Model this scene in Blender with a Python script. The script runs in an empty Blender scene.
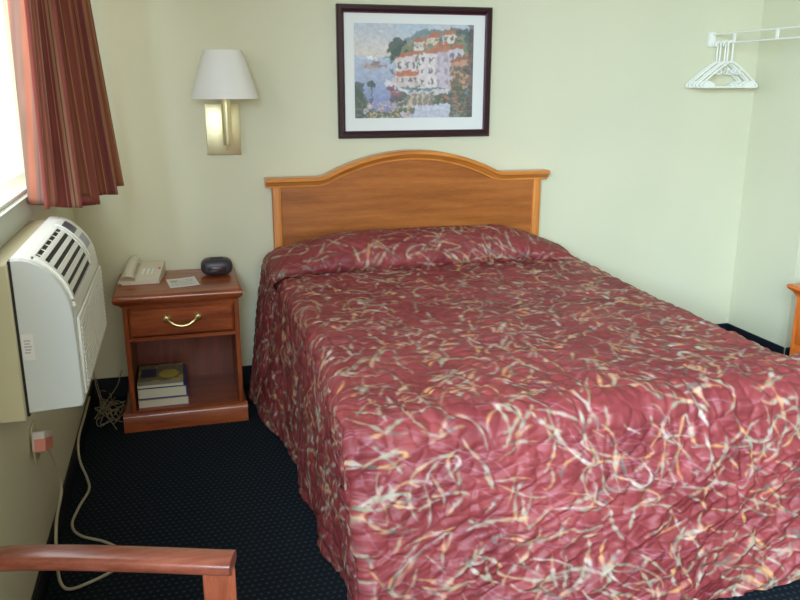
import bpy, bmesh, math, random
import numpy as np
from mathutils import Vector, Matrix
random.seed(7); rng = np.random.default_rng(11)
S = bpy.context.scene
C = S.collection
PI = math.pi
ORIG = {}

# ------------------------------------------------------------------ materials
def mat(name, col=(.5, .5, .5), rough=.5, metal=0.0, spec=.5, **kw):
    m = bpy.data.materials.new(name); m.use_nodes = True
    b = m.node_tree.nodes['Principled BSDF']
    b.inputs['Base Color'].default_value = (*col, 1)
    b.inputs['Roughness'].default_value = rough
    b.inputs['Metallic'].default_value = metal
    b.inputs['Specular IOR Level'].default_value = spec
    for k, v in kw.items():
        b.inputs[k.replace('_', ' ')].default_value = v
    return m

def nd(m, t, **kw):
    n = m.node_tree.nodes.new(t)
    for k, v in kw.items():
        setattr(n, k, v)
    return n

def lk(m, a, b): m.node_tree.links.new(a, b)
def bsdf(m): return m.node_tree.nodes['Principled BSDF']

def ramp(m, fac, stops):
    r = nd(m, 'ShaderNodeValToRGB')
    e = r.color_ramp.elements
    while len(e) < len(stops): e.new(.5)
    for el, (p, c) in zip(e, stops):
        el.position = p; el.color = (*c, 1)
    lk(m, fac, r.inputs['Fac'])
    return r

def mth(m, op, a, b=None):
    n = nd(m, 'ShaderNodeMath', operation=op)
    for i, v in enumerate((a, b)):
        if v is None: continue
        if isinstance(v, (int, float)): n.inputs[i].default_value = v
        else: lk(m, v, n.inputs[i])
    return n.outputs[0]

def bump(m, height, strength=.2, dist=.01):
    b = nd(m, 'ShaderNodeBump'); b.inputs['Strength'].default_value = strength
    b.inputs['Distance'].default_value = dist
    lk(m, height, b.inputs['Height']); lk(m, b.outputs['Normal'], bsdf(m).inputs['Normal'])

def noise(m, vec, scale, detail=3, rough=.5):
    n = nd(m, 'ShaderNodeTexNoise'); n.inputs['Scale'].default_value = scale
    n.inputs['Detail'].default_value = detail; n.inputs['Roughness'].default_value = rough
    lk(m, vec, n.inputs['Vector']); return n.outputs['Fac']

def mapped(m, scale=(1, 1, 1), rot=(0, 0, 0)):
    tc = nd(m, 'ShaderNodeTexCoord'); mp = nd(m, 'ShaderNodeMapping')
    mp.inputs['Scale'].default_value = scale; mp.inputs['Rotation'].default_value = rot
    lk(m, tc.outputs['Object'], mp.inputs['Vector']); return mp.outputs['Vector']

def wood(name, dark, mid, light, scale=(1, 12, 12), rough=.35, coat=.25):
    """scale: low along the grain, high across it"""
    m = mat(name, mid, rough, spec=.4)
    v = mapped(m, scale)
    a = noise(m, v, 2.2, 6, .6)
    v2 = mapped(m, tuple(s * 7 for s in scale))
    b = noise(m, v2, 3.0, 3, .7)
    f = mth(m, 'ADD', mth(m, 'MULTIPLY', a, .72), mth(m, 'MULTIPLY', b, .28))
    r = ramp(m, f, [(.33, dark), (.5, mid), (.66, light)])
    lk(m, r.outputs['Color'], bsdf(m).inputs['Base Color'])
    bsdf(m).inputs['Coat Weight'].default_value = coat
    bsdf(m).inputs['Coat Roughness'].default_value = .2
    return m

def s2l(r, g, b):
    f = lambda c: (c / 255 / 12.92) if c / 255 <= .04045 else ((c / 255 + .055) / 1.055) ** 2.4
    return (f(r), f(g), f(b))

def wall_mat(name, col):
    m = mat(name, col, .55, spec=.35)
    v = mapped(m, (1, 1, 1))
    n1 = noise(m, v, 1.3, 2)
    r = ramp(m, n1, [(.3, tuple(c * .96 for c in col)), (.7, tuple(min(1, c * 1.03) for c in col))])
    lk(m, r.outputs['Color'], bsdf(m).inputs['Base Color'])
    bump(m, noise(m, mapped(m, (1, 1, .35)), 160, 2), .12, .004)
    return m

M = {}
M['wall'] = wall_mat('wall_paint', s2l(216, 214, 184))
M['ceiling'] = wall_mat('ceiling_paint', s2l(226, 222, 205))
M['base'] = mat('black_rubber_base', (.008, .010, .016), .5, spec=.3)
M['white'] = mat('white_paint', s2l(225, 228, 222), .4)
M['sill'] = mat('sill_paint', s2l(196, 200, 190), .45)
M['acwhite'] = mat('ac_plastic', s2l(232, 234, 226), .38)
M['acside'] = mat('ac_side_plastic', s2l(204, 208, 203), .5)
M['beige'] = mat('beige_metal', s2l(200, 193, 158), .5)
M['black'] = mat('black_plastic', (.012, .012, .013), .4)
M['slot'] = mat('slot_black', (.02, .018, .016), .7)
M['display'] = mat('display_grey', s2l(70, 74, 92), .3)
M['greylabel'] = mat('grey_label', s2l(168, 170, 178), .5)
M['brass'] = mat('brass', s2l(236, 226, 182), .42, 1.0)
M['brassdull'] = mat('satin_brass', s2l(222, 208, 150), .3, 1.0)
M['phone'] = mat('phone_plastic', s2l(212, 204, 182), .45)
M['paper'] = mat('paper_white', s2l(224, 220, 212), .7)
M['red'] = mat('red_plastic', s2l(190, 40, 36), .4)
M['plug'] = mat('plug_white', s2l(222, 214, 204), .45)
M['redlabel'] = mat('red_label', s2l(226, 140, 120), .5)
M['cord'] = mat('cord_cream', s2l(186, 178, 150), .5)
M['wire'] = mat('wire_cream', s2l(150, 140, 112), .5)
M['hanger'] = mat('hanger_plastic', s2l(236, 236, 226), .35)
M['frame'] = mat('picture_frame_dark', s2l(48, 22, 28), .3)
M['framelip'] = mat('picture_frame_lip', s2l(84, 26, 48), .35)
M['mat'] = mat('mat_board', s2l(228, 230, 224), .35)
M['pages'] = mat('book_pages', s2l(204, 196, 168), .8)
M['cov_purple'] = mat('cover_purple', s2l(150, 110, 130), .5)
M['cov_blue'] = mat('cover_blue', s2l(36, 62, 120), .4)
M['seatfab'] = mat('seat_fabric', s2l(70, 40, 44), .9)
M['mattress'] = mat('mattress_ticking', s2l(190, 185, 175), .9)

M['clock'] = mat('clock_plastic', s2l(58, 54, 60), .4)
M['lens'] = mat('clock_lens', s2l(60, 40, 48), .12)

# woods
M['oak_panel'] = wood('oak_panel', s2l(140, 78, 32), s2l(168, 98, 43), s2l(188, 115, 55), (1.2, 14, 14), .35)
M['oak_trim'] = wood('oak_trim', s2l(180, 104, 40), s2l(206, 128, 54), s2l(222, 146, 68), (1.2, 16, 16), .3)
M['oak_post'] = wood('oak_post', s2l(180, 104, 40), s2l(206, 128, 54), s2l(222, 146, 68), (16, 16, 1.2), .5, .0)
M['cherry'] = wood('cherry', s2l(112, 50, 24), s2l(146, 71, 35), s2l(172, 90, 46), (1.6, 12, 12), .3, .35)
M['cherry_up'] = wood('cherry_upright', s2l(108, 48, 24), s2l(138, 68, 34), s2l(162, 84, 44), (12, 12, 1.6), .3, .3)
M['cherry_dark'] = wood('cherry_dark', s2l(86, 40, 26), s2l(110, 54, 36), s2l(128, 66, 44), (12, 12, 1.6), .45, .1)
M['orange'] = wood('orange_cherry', s2l(196, 90, 30), s2l(220, 112, 42), s2l(234, 132, 58), (12, 12, 1.4), .3, .3)
M['chairwood'] = wood('chair_wood', s2l(104, 50, 36), s2l(134, 70, 50), s2l(158, 90, 68), (2.0, 18, 18), .28, .4)
M['chairwood_up'] = wood('chair_wood_up', s2l(112, 52, 32), s2l(142, 72, 46), s2l(166, 92, 62), (18, 18, 2), .3, .4)

# lampshade
m = mat('lamp_shade_fabric', s2l(250, 249, 242), .8, spec=.2); M['shade'] = m
bsdf(m).inputs['Subsurface Weight'].default_value = 0
tr = nd(m, 'ShaderNodeBsdfTranslucent'); tr.inputs['Color'].default_value = (.9, .88, .8, 1)
mx = nd(m, 'ShaderNodeMixShader'); mx.inputs[0].default_value = .12
out = m.node_tree.nodes['Material Output']
lk(m, bsdf(m).outputs[0], mx.inputs[1]); lk(m, tr.outputs[0], mx.inputs[2]); lk(m, mx.outputs[0], out.inputs['Surface'])

# window glass: clear, thin
m = mat('window_glass', (1, 1, 1), .05); M['glass'] = m
t = nd(m, 'ShaderNodeBsdfTransparent'); g = nd(m, 'ShaderNodeBsdfGlossy'); g.inputs['Roughness'].default_value = .02
mx = nd(m, 'ShaderNodeMixShader'); mx.inputs[0].default_value = .04; lk(m, t.outputs[0], mx.inputs[1]); lk(m, g.outputs[0], mx.inputs[2])
lk(m, mx.outputs[0], m.node_tree.nodes['Material Output'].inputs['Surface'])

# carpet: near-black navy loop with a grid of small lighter flecks
m = mat('carpet', (.01, .014, .02), .95, spec=.1); M['carpet'] = m
tc = nd(m, 'ShaderNodeTexCoord'); sp = nd(m, 'ShaderNodeSeparateXYZ'); lk(m, tc.outputs['Object'], sp.inputs[0])
px = mth(m, 'DIVIDE', sp.outputs['X'], .021); py = mth(m, 'DIVIDE', sp.outputs['Y'], .024)
row = mth(m, 'MULTIPLY', mth(m, 'MODULO', mth(m, 'FLOOR', mth(m, 'ADD', py, 1000)), 2), .5)
fx = mth(m, 'ABSOLUTE', mth(m, 'SUBTRACT', mth(m, 'FRACT', mth(m, 'ADD', px, row)), .5))
fy = mth(m, 'ABSOLUTE', mth(m, 'SUBTRACT', mth(m, 'FRACT', py), .5))
dot = mth(m, 'MULTIPLY', mth(m, 'LESS_THAN', fx, .2), mth(m, 'LESS_THAN', fy, .17))
nz = noise(m, tc.outputs['Object'], 60, 2)
dotn = mth(m, 'MULTIPLY', dot, mth(m, 'MULTIPLY', nz, 1.1))
r = ramp(m, dotn, [(0, (.0085, .0125, .018)), (.55, (.030, .042, .044))])
lk(m, r.outputs['Color'], bsdf(m).inputs['Base Color'])
bump(m, noise(m, tc.outputs['Object'], 260, 2), .5, .004)

def attr_mat(name, rough, attr='Col', spec=.4):
    m = mat(name, (.5, .5, .5), rough, spec=spec)
    a = nd(m, 'ShaderNodeAttribute', attribute_name=attr)
    lk(m, a.outputs['Color'], bsdf(m).inputs['Base Color']); return m
M['spread'] = attr_mat('quilted_print_fabric', .55, spec=.35)
bsdf(M['spread']).inputs['Sheen Weight'].default_value = .0
bsdf(M['spread']).inputs['Sheen Tint'].default_value = (.9, .8, .9, 1)
M['art'] = attr_mat('art_print', .35)
M['curtain'] = attr_mat('curtain_fabric', .8, spec=.2)
trn = nd(M['curtain'], 'ShaderNodeBsdfTranslucent')
a_ = nd(M['curtain'], 'ShaderNodeAttribute', attribute_name='Col'); lk(M['curtain'], a_.outputs['Color'], trn.inputs['Color'])
mx = nd(M['curtain'], 'ShaderNodeMixShader'); mx.inputs[0].default_value = .05
lk(M['curtain'], bsdf(M['curtain']).outputs[0], mx.inputs[1]); lk(M['curtain'], trn.outputs[0], mx.inputs[2])
lk(M['curtain'], mx.outputs[0], M['curtain'].node_tree.nodes['Material Output'].inputs['Surface'])
M['cover_top'] = attr_mat('printed_cover', .4)
M['card'] = attr_mat('printed_card', .6)

# ------------------------------------------------------------------ builders
def empty(name, loc, label, cat, group=None):
    o = bpy.data.objects.new(name, None); C.objects.link(o)
    o.location = loc; o.empty_display_size = .1
    ORIG[o.name] = Vector(loc); tag(o, label, cat, group); return o

def tag(o, label, cat, group=None):
    o['label'] = label; o['category'] = cat
    if group: o['group'] = group
    return o

class MB:
    """collects shapes given in world coordinates, then links them as one mesh object"""
    def __init__(s): s.bm = bmesh.new()
    def box(s, x0, x1, y0, y1, z0, z1, bev=0, seg=2, rot=None):
        r = bmesh.ops.create_cube(s.bm, size=1); vs = r['verts']
        c = Vector(((x0 + x1) / 2, (y0 + y1) / 2, (z0 + z1) / 2))
        for v in vs:
            v.co = Vector((v.co.x * (x1 - x0), v.co.y * (y1 - y0), v.co.z * (z1 - z0)))
        if bev:
            es = list({e for v in vs for e in v.link_edges})
            rr = bmesh.ops.bevel(s.bm, geom=es, offset=bev, segments=seg, profile=.5, affect='EDGES')
            vs = list({v for f in rr['faces'] for v in f.verts} | {v for v in vs if v.is_valid})
            comp = set(vs); st = list(vs)
            while st:
                for e in st.pop().link_edges:
                    for w in e.verts:
                        if w not in comp: comp.add(w); st.append(w)
            vs = list(comp)
        for v in vs:
            if rot: v.co = rot @ v.co
            v.co += c
        return s
    def prism(s, pts, f, d0, d1):
        """pts 2-D outline, f(a,b,d) -> xyz, extruded from d0 to d1"""
        a = [s.bm.verts.new(f(p[0], p[1], d0)) for p in pts]
        b = [s.bm.verts.new(f(p[0], p[1], d1)) for p in pts]
        n = len(pts)
        s.bm.faces.new(a); s.bm.faces.new(b[::-1])
        for i in range(n): s.bm.faces.new((a[i], b[i], b[(i + 1) % n], a[(i + 1) % n]))
        return s
    def tube(s, path, r, n=8, closed=False, sx=1, caps=True, up=(0, 0, 1)):
        P = [Vector(p) for p in path]; rings = []
        N = len(P); prev = None
        for i, p in enumerate(P):
            if closed: t = P[(i + 1) % N] - P[i - 1]
            else: t = P[min(i + 1, N - 1)] - P[max(i - 1, 0)]
            t.normalize()
            if prev is None:
                u = Vector(up)
                if abs(u.dot(t)) > .95: u = Vector((1, 0, 0))
                prev = (u - t * u.dot(t)).normalized()
            else:
                prev = (prev - t * prev.dot(t))
                if prev.length < 1e-6: prev = t.orthogonal()
                prev.normalize()
            w = t.cross(prev); rr = r[i] if isinstance(r, (list, tuple)) else r
            rings.append([s.bm.verts.new(p + (prev * math.cos(k * 2 * PI / n) + w * sx * math.sin(k * 2 * PI / n)) * rr) for k in range(n)])
        for i in range(N if closed else N - 1):
            A, B = rings[i], rings[(i + 1) % N]
            for k in range(n): s.bm.faces.new((A[k], A[(k + 1) % n], B[(k + 1) % n], B[k]))
        if caps and not closed:
            s.bm.faces.new(rings[0][::-1]); s.bm.faces.new(rings[-1])
        return s
    def lathe(s, prof, c, n=32, axis='z', ripple=0, rn=0):
        rings = []
        for (r, h) in prof:
            ring = []
            for k in range(n):
                a = k * 2 * PI / n; q = r * (1 + (ripple if k % 2 else 0))
                d = {'z': (q * math.cos(a), q * math.sin(a), h), 'y': (q * math.cos(a), h, q * math.sin(a)), 'x': (h, q * math.cos(a), q * math.sin(a))}[axis]
                ring.append(s.bm.verts.new(Vector(c) + Vector(d)))
            rings.append(ring)
        for A, B in zip(rings, rings[1:]):
            for k in range(n): s.bm.faces.new((A[k], A[(k + 1) % n], B[(k + 1) % n], B[k]))
        if prof[0][0] > 1e-5: s.bm.faces.new(rings[0][::-1])
        if prof[-1][0] > 1e-5: s.bm.faces.new(rings[-1])
        return s
    def sweep(s, path, frames, prof):
        """prof points (a,b) placed at path[i] + a*fa + b*fb"""
        rings = [[s.bm.verts.new(Vector(p) + Vector(fa) * a + Vector(fb) * b) for a, b in prof] for p, (fa, fb) in zip(path, frames)]
        n = len(prof)
        for A, B in zip(rings, rings[1:]):
            for k in range(n): s.bm.faces.new((A[k], A[(k + 1) % n], B[(k + 1) % n], B[k]))
        s.bm.faces.new(rings[0][::-1]); s.bm.faces.new(rings[-1]); return s
    def build(s, name, material, parent=None, smooth=True, angle=40):
        bmesh.ops.remove_doubles(s.bm, verts=s.bm.verts[:], dist=1e-6)
        bmesh.ops.recalc_face_normals(s.bm, faces=s.bm.faces[:])
        o0 = ORIG[parent.name] if parent else None
        if o0 is None:
            xs = [v.co for v in s.bm.verts]
            o0 = Vector((sum(v.x for v in xs) / len(xs), sum(v.y for v in xs) / len(xs), min(v.z for v in xs)))
        for v in s.bm.verts: v.co -= o0
        me = bpy.data.meshes.new(name); s.bm.to_mesh(me); s.bm.free()
        me.materials.append(material)
        if smooth:
            me.shade_smooth(); me.set_sharp_from_angle(angle=math.radians(angle))
        o = bpy.data.objects.new(name, me); C.objects.link(o)
        if parent: o.parent = parent
        else: o.location = o0
        ORIG[o.name] = o0
        return o

def struct(o): o['kind'] = 'structure'; return o

def grid_obj(name, grids, material, parent=None, origin=None, thickness=0):
    """grids: list of (P[h,w,3], RGB[h,w,3]); linked as one mesh with colour attribute Col"""
    V, F, K = [], [], []; off = 0
    for Pg, col in grids:
        h, w = Pg.shape[:2]
        idx = np.arange(h * w).reshape(h, w) + off
        F.append(np.stack([idx[:-1, :-1], idx[:-1, 1:], idx[1:, 1:], idx[1:, :-1]], -1).reshape(-1, 4))
        V.append(Pg.reshape(-1, 3)); K.append(col.reshape(-1, 3)); off += h * w
    V = np.concatenate(V); F = np.concatenate(F); K = np.concatenate(K)
    o0 = ORIG[parent.name] if parent else Vector(origin if origin is not None else V.mean(0))
    V = V - np.array(o0)
    me = bpy.data.meshes.new(name)
    me.vertices.add(len(V)); me.vertices.foreach_set('co', V.astype(np.float32).ravel())
    me.loops.add(F.size); me.loops.foreach_set('vertex_index', F.astype(np.int32).ravel())
    me.polygons.add(len(F)); me.polygons.foreach_set('loop_start', (np.arange(len(F)) * 4).astype(np.int32))
    me.update(calc_edges=True); me.validate()
    ca = me.color_attributes.new('Col', 'FLOAT_COLOR', 'POINT')
    ca.data.foreach_set('color', np.concatenate([K, np.ones((len(K), 1))], 1).astype(np.float32).ravel())
    me.shade_smooth(); me.materials.append(material)
    o = bpy.data.objects.new(name, me); C.objects.link(o)
    if parent: o.parent = parent
    else: o.location = o0
    ORIG[o.name] = o0
    if thickness:
        md = o.modifiers.new('thickness', 'SOLIDIFY'); md.thickness = thickness; md.offset = -1
    return o

def vnoise(x, y, seed=0):
    """smooth value noise, numpy"""
    r = np.random.default_rng(seed); T = r.random((64, 64))
    xi = np.floor(x).astype(int); yi = np.floor(y).astype(int); fx = x - xi; fy = y - yi
    fx = fx * fx * (3 - 2 * fx); fy = fy * fy * (3 - 2 * fy)
    g = lambda a, b: T[a % 64, b % 64]
    return (g(xi, yi) * (1 - fx) + g(xi + 1, yi) * fx) * (1 - fy) + (g(xi, yi + 1) * (1 - fx) + g(xi + 1, yi + 1) * fx) * fy

def spline(pts, n=10):
    P = [Vector(p) for p in pts]; P = [P[0] * 2 - P[1]] + P + [P[-1] * 2 - P[-2]]; out = []
    for i in range(1, len(P) - 2):
        for k in range(n):
            t = k / n
            out.append(.5 * ((2 * P[i]) + (P[i + 1] - P[i - 1]) * t + (2 * P[i - 1] - 5 * P[i] + 4 * P[i + 1] - P[i + 2]) * t * t + (3 * P[i] - P[i - 1] - 3 * P[i + 1] + P[i + 2]) * t ** 3))
    out.append(P[-2]); return out

def sstep(a, b, x):
    t = np.clip((x - a) / (b - a), 0, 1); return t * t * (3 - 2 * t)

# ------------------------------------------------------------------ room shell
XR, YW, XR2, YF, ZC = 3.51, -.47, 3.68, -5.6, 2.42
o = MB().box(-.12, XR2 + .3, YF - .1, .1, -.06, 0).build('floor', M['carpet'], smooth=False); struct(o)
o = MB().box(-.12, XR2 + .3, YF - .1, .1, ZC, ZC + .06).build('ceiling', M['ceiling'], smooth=False); struct(o)
o = MB().box(-.12, XR + .1, 0, .1, 0, ZC).build('wall_back', M['wall'], smooth=False); struct(o)
WY0, WY1, WZ0, WZ1 = -2.3, -.4, 1.12, 2.16
w = MB()
w.box(-.12, 0, YF, 0, 0, WZ0); w.box(-.12, 0, YF, 0, WZ1, ZC)
VY0, VY1 = -5.3, -3.6
for ya, yb in ((YF, VY0), (VY1, WY0), (WY1, 0)): w.box(-.12, 0, ya, yb, WZ0, WZ1)
struct(w.build('wall_left', M['wall'], smooth=False))
struct(MB().box(XR, XR + .1, YW, 0, 0, ZC).build('wall_right', M['wall'], smooth=False))
struct(MB().box(XR + .1, XR2, YW, YW + .1, 0, ZC).box(XR2, XR2 + .1, YF, YW, 0, ZC).build('wall_right_outer', M['wall'], smooth=False))
w = MB(); FX0, FX1, FZ0, FZ1 = .1, 1.6, .95, 2.2
w.box(-.12, XR2 + .1, YF - .1, YF, 0, FZ0); w.box(-.12, XR2 + .1, YF - .1, YF, FZ1, ZC)
w.box(-.12, FX0, YF - .1, YF, FZ0, FZ1); w.box(FX1, XR2 + .1, YF - .1, YF, FZ0, FZ1)
struct(w.build('wall_front', M['wall'], smooth=False))

def skirting(x0, x1, y0, y1, name):
    struct(MB().box(x0, x1, y0, y1, 0, .1, .003, 1).build(name, M['base']))
skirting(0, XR, -.008, 0, 'baseboard_back'); skirting(0, .008, YF, -.008, 'baseboard_left')
skirting(XR - .008, XR, YW, -.008, 'baseboard_right'); skirting(XR, XR2, YW - .008, YW, 'baseboard_right_outer')

def window(name, f, a0, a1, z0, z1):
    """f(a, d0, d1) -> x0,x1,y0,y1 ; a along the wall"""
    fr = MB(); t = .01
    def bar(a, b, za, zb): fr.box(*f(a, b, -.022, -.004), za, zb, .002, 1)
    bar(a0, a1, z0, z0 + t); bar(a0, a1, z1 - t, z1); bar(a0, a0 + t, z0 + t, z1 - t); bar(a1 - t, a1, z0 + t, z1 - t)
    mid = (a0 + a1) / 2
    e = bpy.data.objects.new(name, None); C.objects.link(e); e.location = (f(mid, mid, -.06, -.06)[0], f(mid, mid, -.06, -.06)[2], z0)
    e['kind'] = 'structure'; ORIG[e.name] = Vector(e.location)
    fr.build('window_frame', M['white'], e)
    MB().box(*f(a0 + t, a1 - t, -.014, -.011), z0 + t, z1 - t).build('window_pane', M['glass'], e, smooth=False)
window('window_1', lambda a, b, d0, d1: (d0, d1, a, b), WY0, WY1, WZ0, WZ1)
window('window_3', lambda a, b, d0, d1: (d0, d1, a, b), VY0, VY1, WZ0, WZ1)
window('added_rear_window', lambda a, b, d0, d1: (a, b, YF + d0, YF + d1), FX0, FX1, FZ0, FZ1)  # unseen rear window, put in for the warm fill light
struct(MB().box(.0005, .014, WY0 - .05, -.93, 1.045, WZ0 - .001).build('trim_1', M['sill']))

# ------------------------------------------------------------------ headboard + bed
HC, HW = 1.562, .713
def arch(x):
    t = abs(x - HC) / .47
    if t >= 1: return 1.031
    if t < .8: f = 1 - 1.1 * t * t
    else:
        s = (t - .8) / .2; f = .296 * (2 * s ** 3 - 3 * s * s + 1) - .352 * (s ** 3 - 2 * s * s + s)
    return 1.031 + .114 * f
bed = empty('bed', (HC, -1.0, 0), 'full size bed with arched oak headboard standing against the back wall', 'bed')
hb = MB()
xs = [HC - .66 + i * 1.32 / 80 for i in range(81)]
pts = [(HC - .66, .25)] + [(x, arch(x) - .02) for x in xs] + [(HC + .66, .25)]
hb.prism(pts, lambda a, b, d: (a, d, b), -.05, -.022)
HB = hb.build('headboard', M['oak_panel'], bed)
HB['label'] = 'arched oak headboard with moulded top rail and side posts'
cr = MB(); n = 100
xs = [HC - HW + i * 2 * HW / n for i in range(n + 1)]
path, frm = [], []
for x in xs:
    e = 1e-3; dz = (arch(x + e) - arch(x - e)) / (2 * e); L = math.hypot(1, dz)
    path.append((x, 0, arch(x))); frm.append(((0, 1, 0), (-dz / L, 0, 1 / L)))
cr.sweep(path, frm, [(-.018, 0), (-.092, 0), (-.097, -.004), (-.097, -.017), (-.09, -.022), (-.082, -.026), (-.076, -.034), (-.066, -.038), (-.066, -.046), (-.018, -.046)])
cr.build('crown_rail', M['oak_trim'], HB, angle=30)
for x0 in (HC - .682, HC + .642):
    MB().box(x0, x0 + .04, -.064, -.018, .02, 1.0, .004).build('post', M['oak_post'], HB)
MB().box(.95, 2.22, -1.93, -.1, .3, .57, .05, 3).build('mattress', M['mattress'], bed)
b = MB().box(.95, 2.22, -1.93, -.1, .05, .298, .01)
for x in (1.0, 2.17):
    for y in (-1.85, -.2): b.lathe([(.02, 0), (.025, .05)], (x, y, 0), 12)
b.build('box_spring', M['mattress'], bed)

# ------------------------------------------------------------------ bedspread print (pattern space u = across, v = towards the foot)
RES = .003; U0, V0, UW, VH = -.1, -.9, 3.4, 3.8
nx, ny = int(UW / RES), int(VH / RES)
Xg, Yg = np.meshgrid(np.arange(nx) * RES, np.arange(ny) * RES)
base = np.array(s2l(140, 60, 59)); base2 = np.array(s2l(116, 43, 45)); base3 = np.array(s2l(160, 58, 68))
nz1 = vnoise(Xg * 9, Yg * 9, 1)[..., None]; nz2 = vnoise(Xg * 60, Yg * 60, 2)[..., None]
img = base * (1 - nz1) + base2 * nz1
img = img * (.9 + .2 * nz2)
sage, tan, orange, pale, dk = (np.array(s2l(*c)) for c in ((152, 142, 118), (182, 144, 110), (194, 140, 92), (178, 162, 148), (104, 88, 80)))
pal = [sage, tan, sage, orange, pale, sage, dk]
def stroke(P, wd, cols):
    n = len(P)
    for i, (x, y) in enumerate(P):
        t = i / (n - 1); w_ = wd * (.45 + .75 * math.sin(PI * min(1, max(0, t * .9 + .05)))) * (.85 + .3 * math.sin(t * 23 + wd * 9000))
        k = t * (len(cols) - 1); k0 = min(int(k), len(cols) - 2); f = min(1, max(0, (k - k0 - .3) / .4)); c = cols[k0] * (1 - f) + cols[k0 + 1] * f
        r_ = int(w_ / RES) + 2; ix, iy = int((x - U0) / RES), int((y - V0) / RES)
        if ix < r_ or iy < r_ or ix >= nx - r_ or iy >= ny - r_: continue
        sx, sy = Xg[iy - r_:iy + r_ + 1, ix - r_:ix + r_ + 1] + U0 - x, Yg[iy - r_:iy + r_ + 1, ix - r_:ix + r_ + 1] + V0 - y
        a = np.clip((w_ - np.hypot(sx, sy)) / RES + .5, 0, 1)[..., None] * (.27 + .5 * abs(math.sin(i * .16 + wd * 7e4)) * (.35 + .65 * math.sin(i * .05 + wd * 3e4) ** 2))
        img[iy - r_:iy + r_ + 1, ix - r_:ix + r_ + 1] = img[iy - r_:iy + r_ + 1, ix - r_:ix + r_ + 1] * (1 - a) + c * a
NS = 60
for j in range(NS * NS):
    x, y = U0 + (j % NS + random.random()) * UW / NS, V0 + (j // NS + random.random()) * VH / NS
    th = random.random() * 2 * PI; L = random.uniform(.06, .2); kk = random.choice((-1, 1)) * random.uniform(1, 9)
    k2 = random.choice((-1, 1)) * random.uniform(0, 45); P = []; n = int(L / .004)
    for i in range(n):
        P.append((x, y)); th += (kk + k2 * (i / n - .3)) * .004; x += math.cos(th) * .004; y += math.sin(th) * .004
    if random.random() < .16:                            # a slim open loop
        P = []; ea, eb, ro, t0 = random.uniform(.05, .13), random.uniform(.015, .04), random.random() * 6.3, random.random() * 6.3; n = 90
        for i in range(n):
            t_ = t0 + i / n * random.choice((5.2, 5.2)); p, q_ = ea * math.cos(t_), eb * math.sin(t_)
            P.append((x + p * math.cos(ro) - q_ * math.sin(ro), y + p * math.sin(ro) + q_ * math.cos(ro)))
    c0 = random.randrange(len(pal)); cols = [pal[(c0 + random.randrange(3) + q) % len(pal)] for q in range(random.randint(5, 9))]
    stroke(P, random.uniform(.0032, .0058), cols)

glint = np.array(s2l(180, 120, 132))
for j in range(520):                                   # painted glints of the quilting ridges, long shallow waves across the cloth
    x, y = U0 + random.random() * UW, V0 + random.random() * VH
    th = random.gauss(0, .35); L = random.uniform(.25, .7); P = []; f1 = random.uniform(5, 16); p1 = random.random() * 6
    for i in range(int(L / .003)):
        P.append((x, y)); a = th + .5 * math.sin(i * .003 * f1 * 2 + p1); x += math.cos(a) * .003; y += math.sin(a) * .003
    stroke(P, .0014, [glint, glint * .8, glint])

# quilting puffs: distance to the borders of irregular cells
cs = .056; gx = rng.random((80, 80, 2))
def puff(u, v):
    a, b = (u + 1) / cs + .5 * vnoise(u * 12, v * 12, 5), (v + 2) / (cs * 1.15) + .5 * vnoise(u * 12, v * 12, 6)
    ia, ib = np.floor(a).astype(int), np.floor(b).astype(int)
    d1 = np.full(u.shape, 9.); d2 = np.full(u.shape, 9.)
    for di in (-1, 0, 1):
        for dj in (-1, 0, 1):
            j = gx[(ia + di) % 80, (ib + dj) % 80]
            d = np.hypot(ia + di + j[..., 0] - a, ib + dj + j[..., 1] - b)
            d2 = np.where(d < d1, d1, np.minimum(d2, d)); d1 = np.minimum(d1, d)
    e = np.clip((d2 - d1) * cs * .5, 0, 1)
    return 1 - np.exp(-(e / .0085) ** 1.1)

def ridge(x, y, seed): return 1 - np.abs(2 * vnoise(x, y, seed) - 1)

def colour(u, v):
    x = np.clip((u - U0) / RES, 0, nx - 2); y = np.clip((v - V0) / RES, 0, ny - 2)
    xi, yi = x.astype(int), y.astype(int); fx, fy = (x - xi)[..., None], (y - yi)[..., None]
    return (img[yi, xi] * (1 - fx) + img[yi, xi + 1] * fx) * (1 - fy) + (img[yi + 1, xi] * (1 - fx) + img[yi + 1, xi + 1] * fx) * fy

def displace(P, h):
    du = np.gradient(P, axis=1); dv = np.gradient(P, axis=0)
    n = np.cross(du, dv); n /= np.linalg.norm(n, axis=-1, keepdims=True) + 1e-12
    return P + n * h[..., None]

def corner(q, r):
    """q: surface distance inward from the edge; returns (offset inward from the vertical plane, drop)"""
    a = PI / 2 * r
    ang = np.clip((a - q) / r, 0, PI / 2)            # 0 on top, pi/2 on the side
    off = np.where(q > a, r + (q - a), np.where(q < 0, 0, r - r * np.sin(ang)))
    drop = np.where(q > a, 0, np.where(q < 0, r - q, r - r * np.cos(ang)))
    return off, drop

YE = -2.035                                            # plane of the foot drape at the top
def left_edge(y):  return np.interp(-y, [0, .3, .45, .94, 1.35, 1.72, 2.1], [.862, .858, .852, .868, .862, .845, .845])
def left_hem(y):   return np.interp(-y, [0, .3, .46, .60, .82, 1.1, 1.3, 1.62, 1.84, 2.1], [.732, .732, .748, .775, .835, .828, .836, .842, .866, .88])
def right_edge(y): return np.interp(-y, [0, .5, 1.2, 2.1], [2.335, 2.335, 2.325, 2.315])

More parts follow.
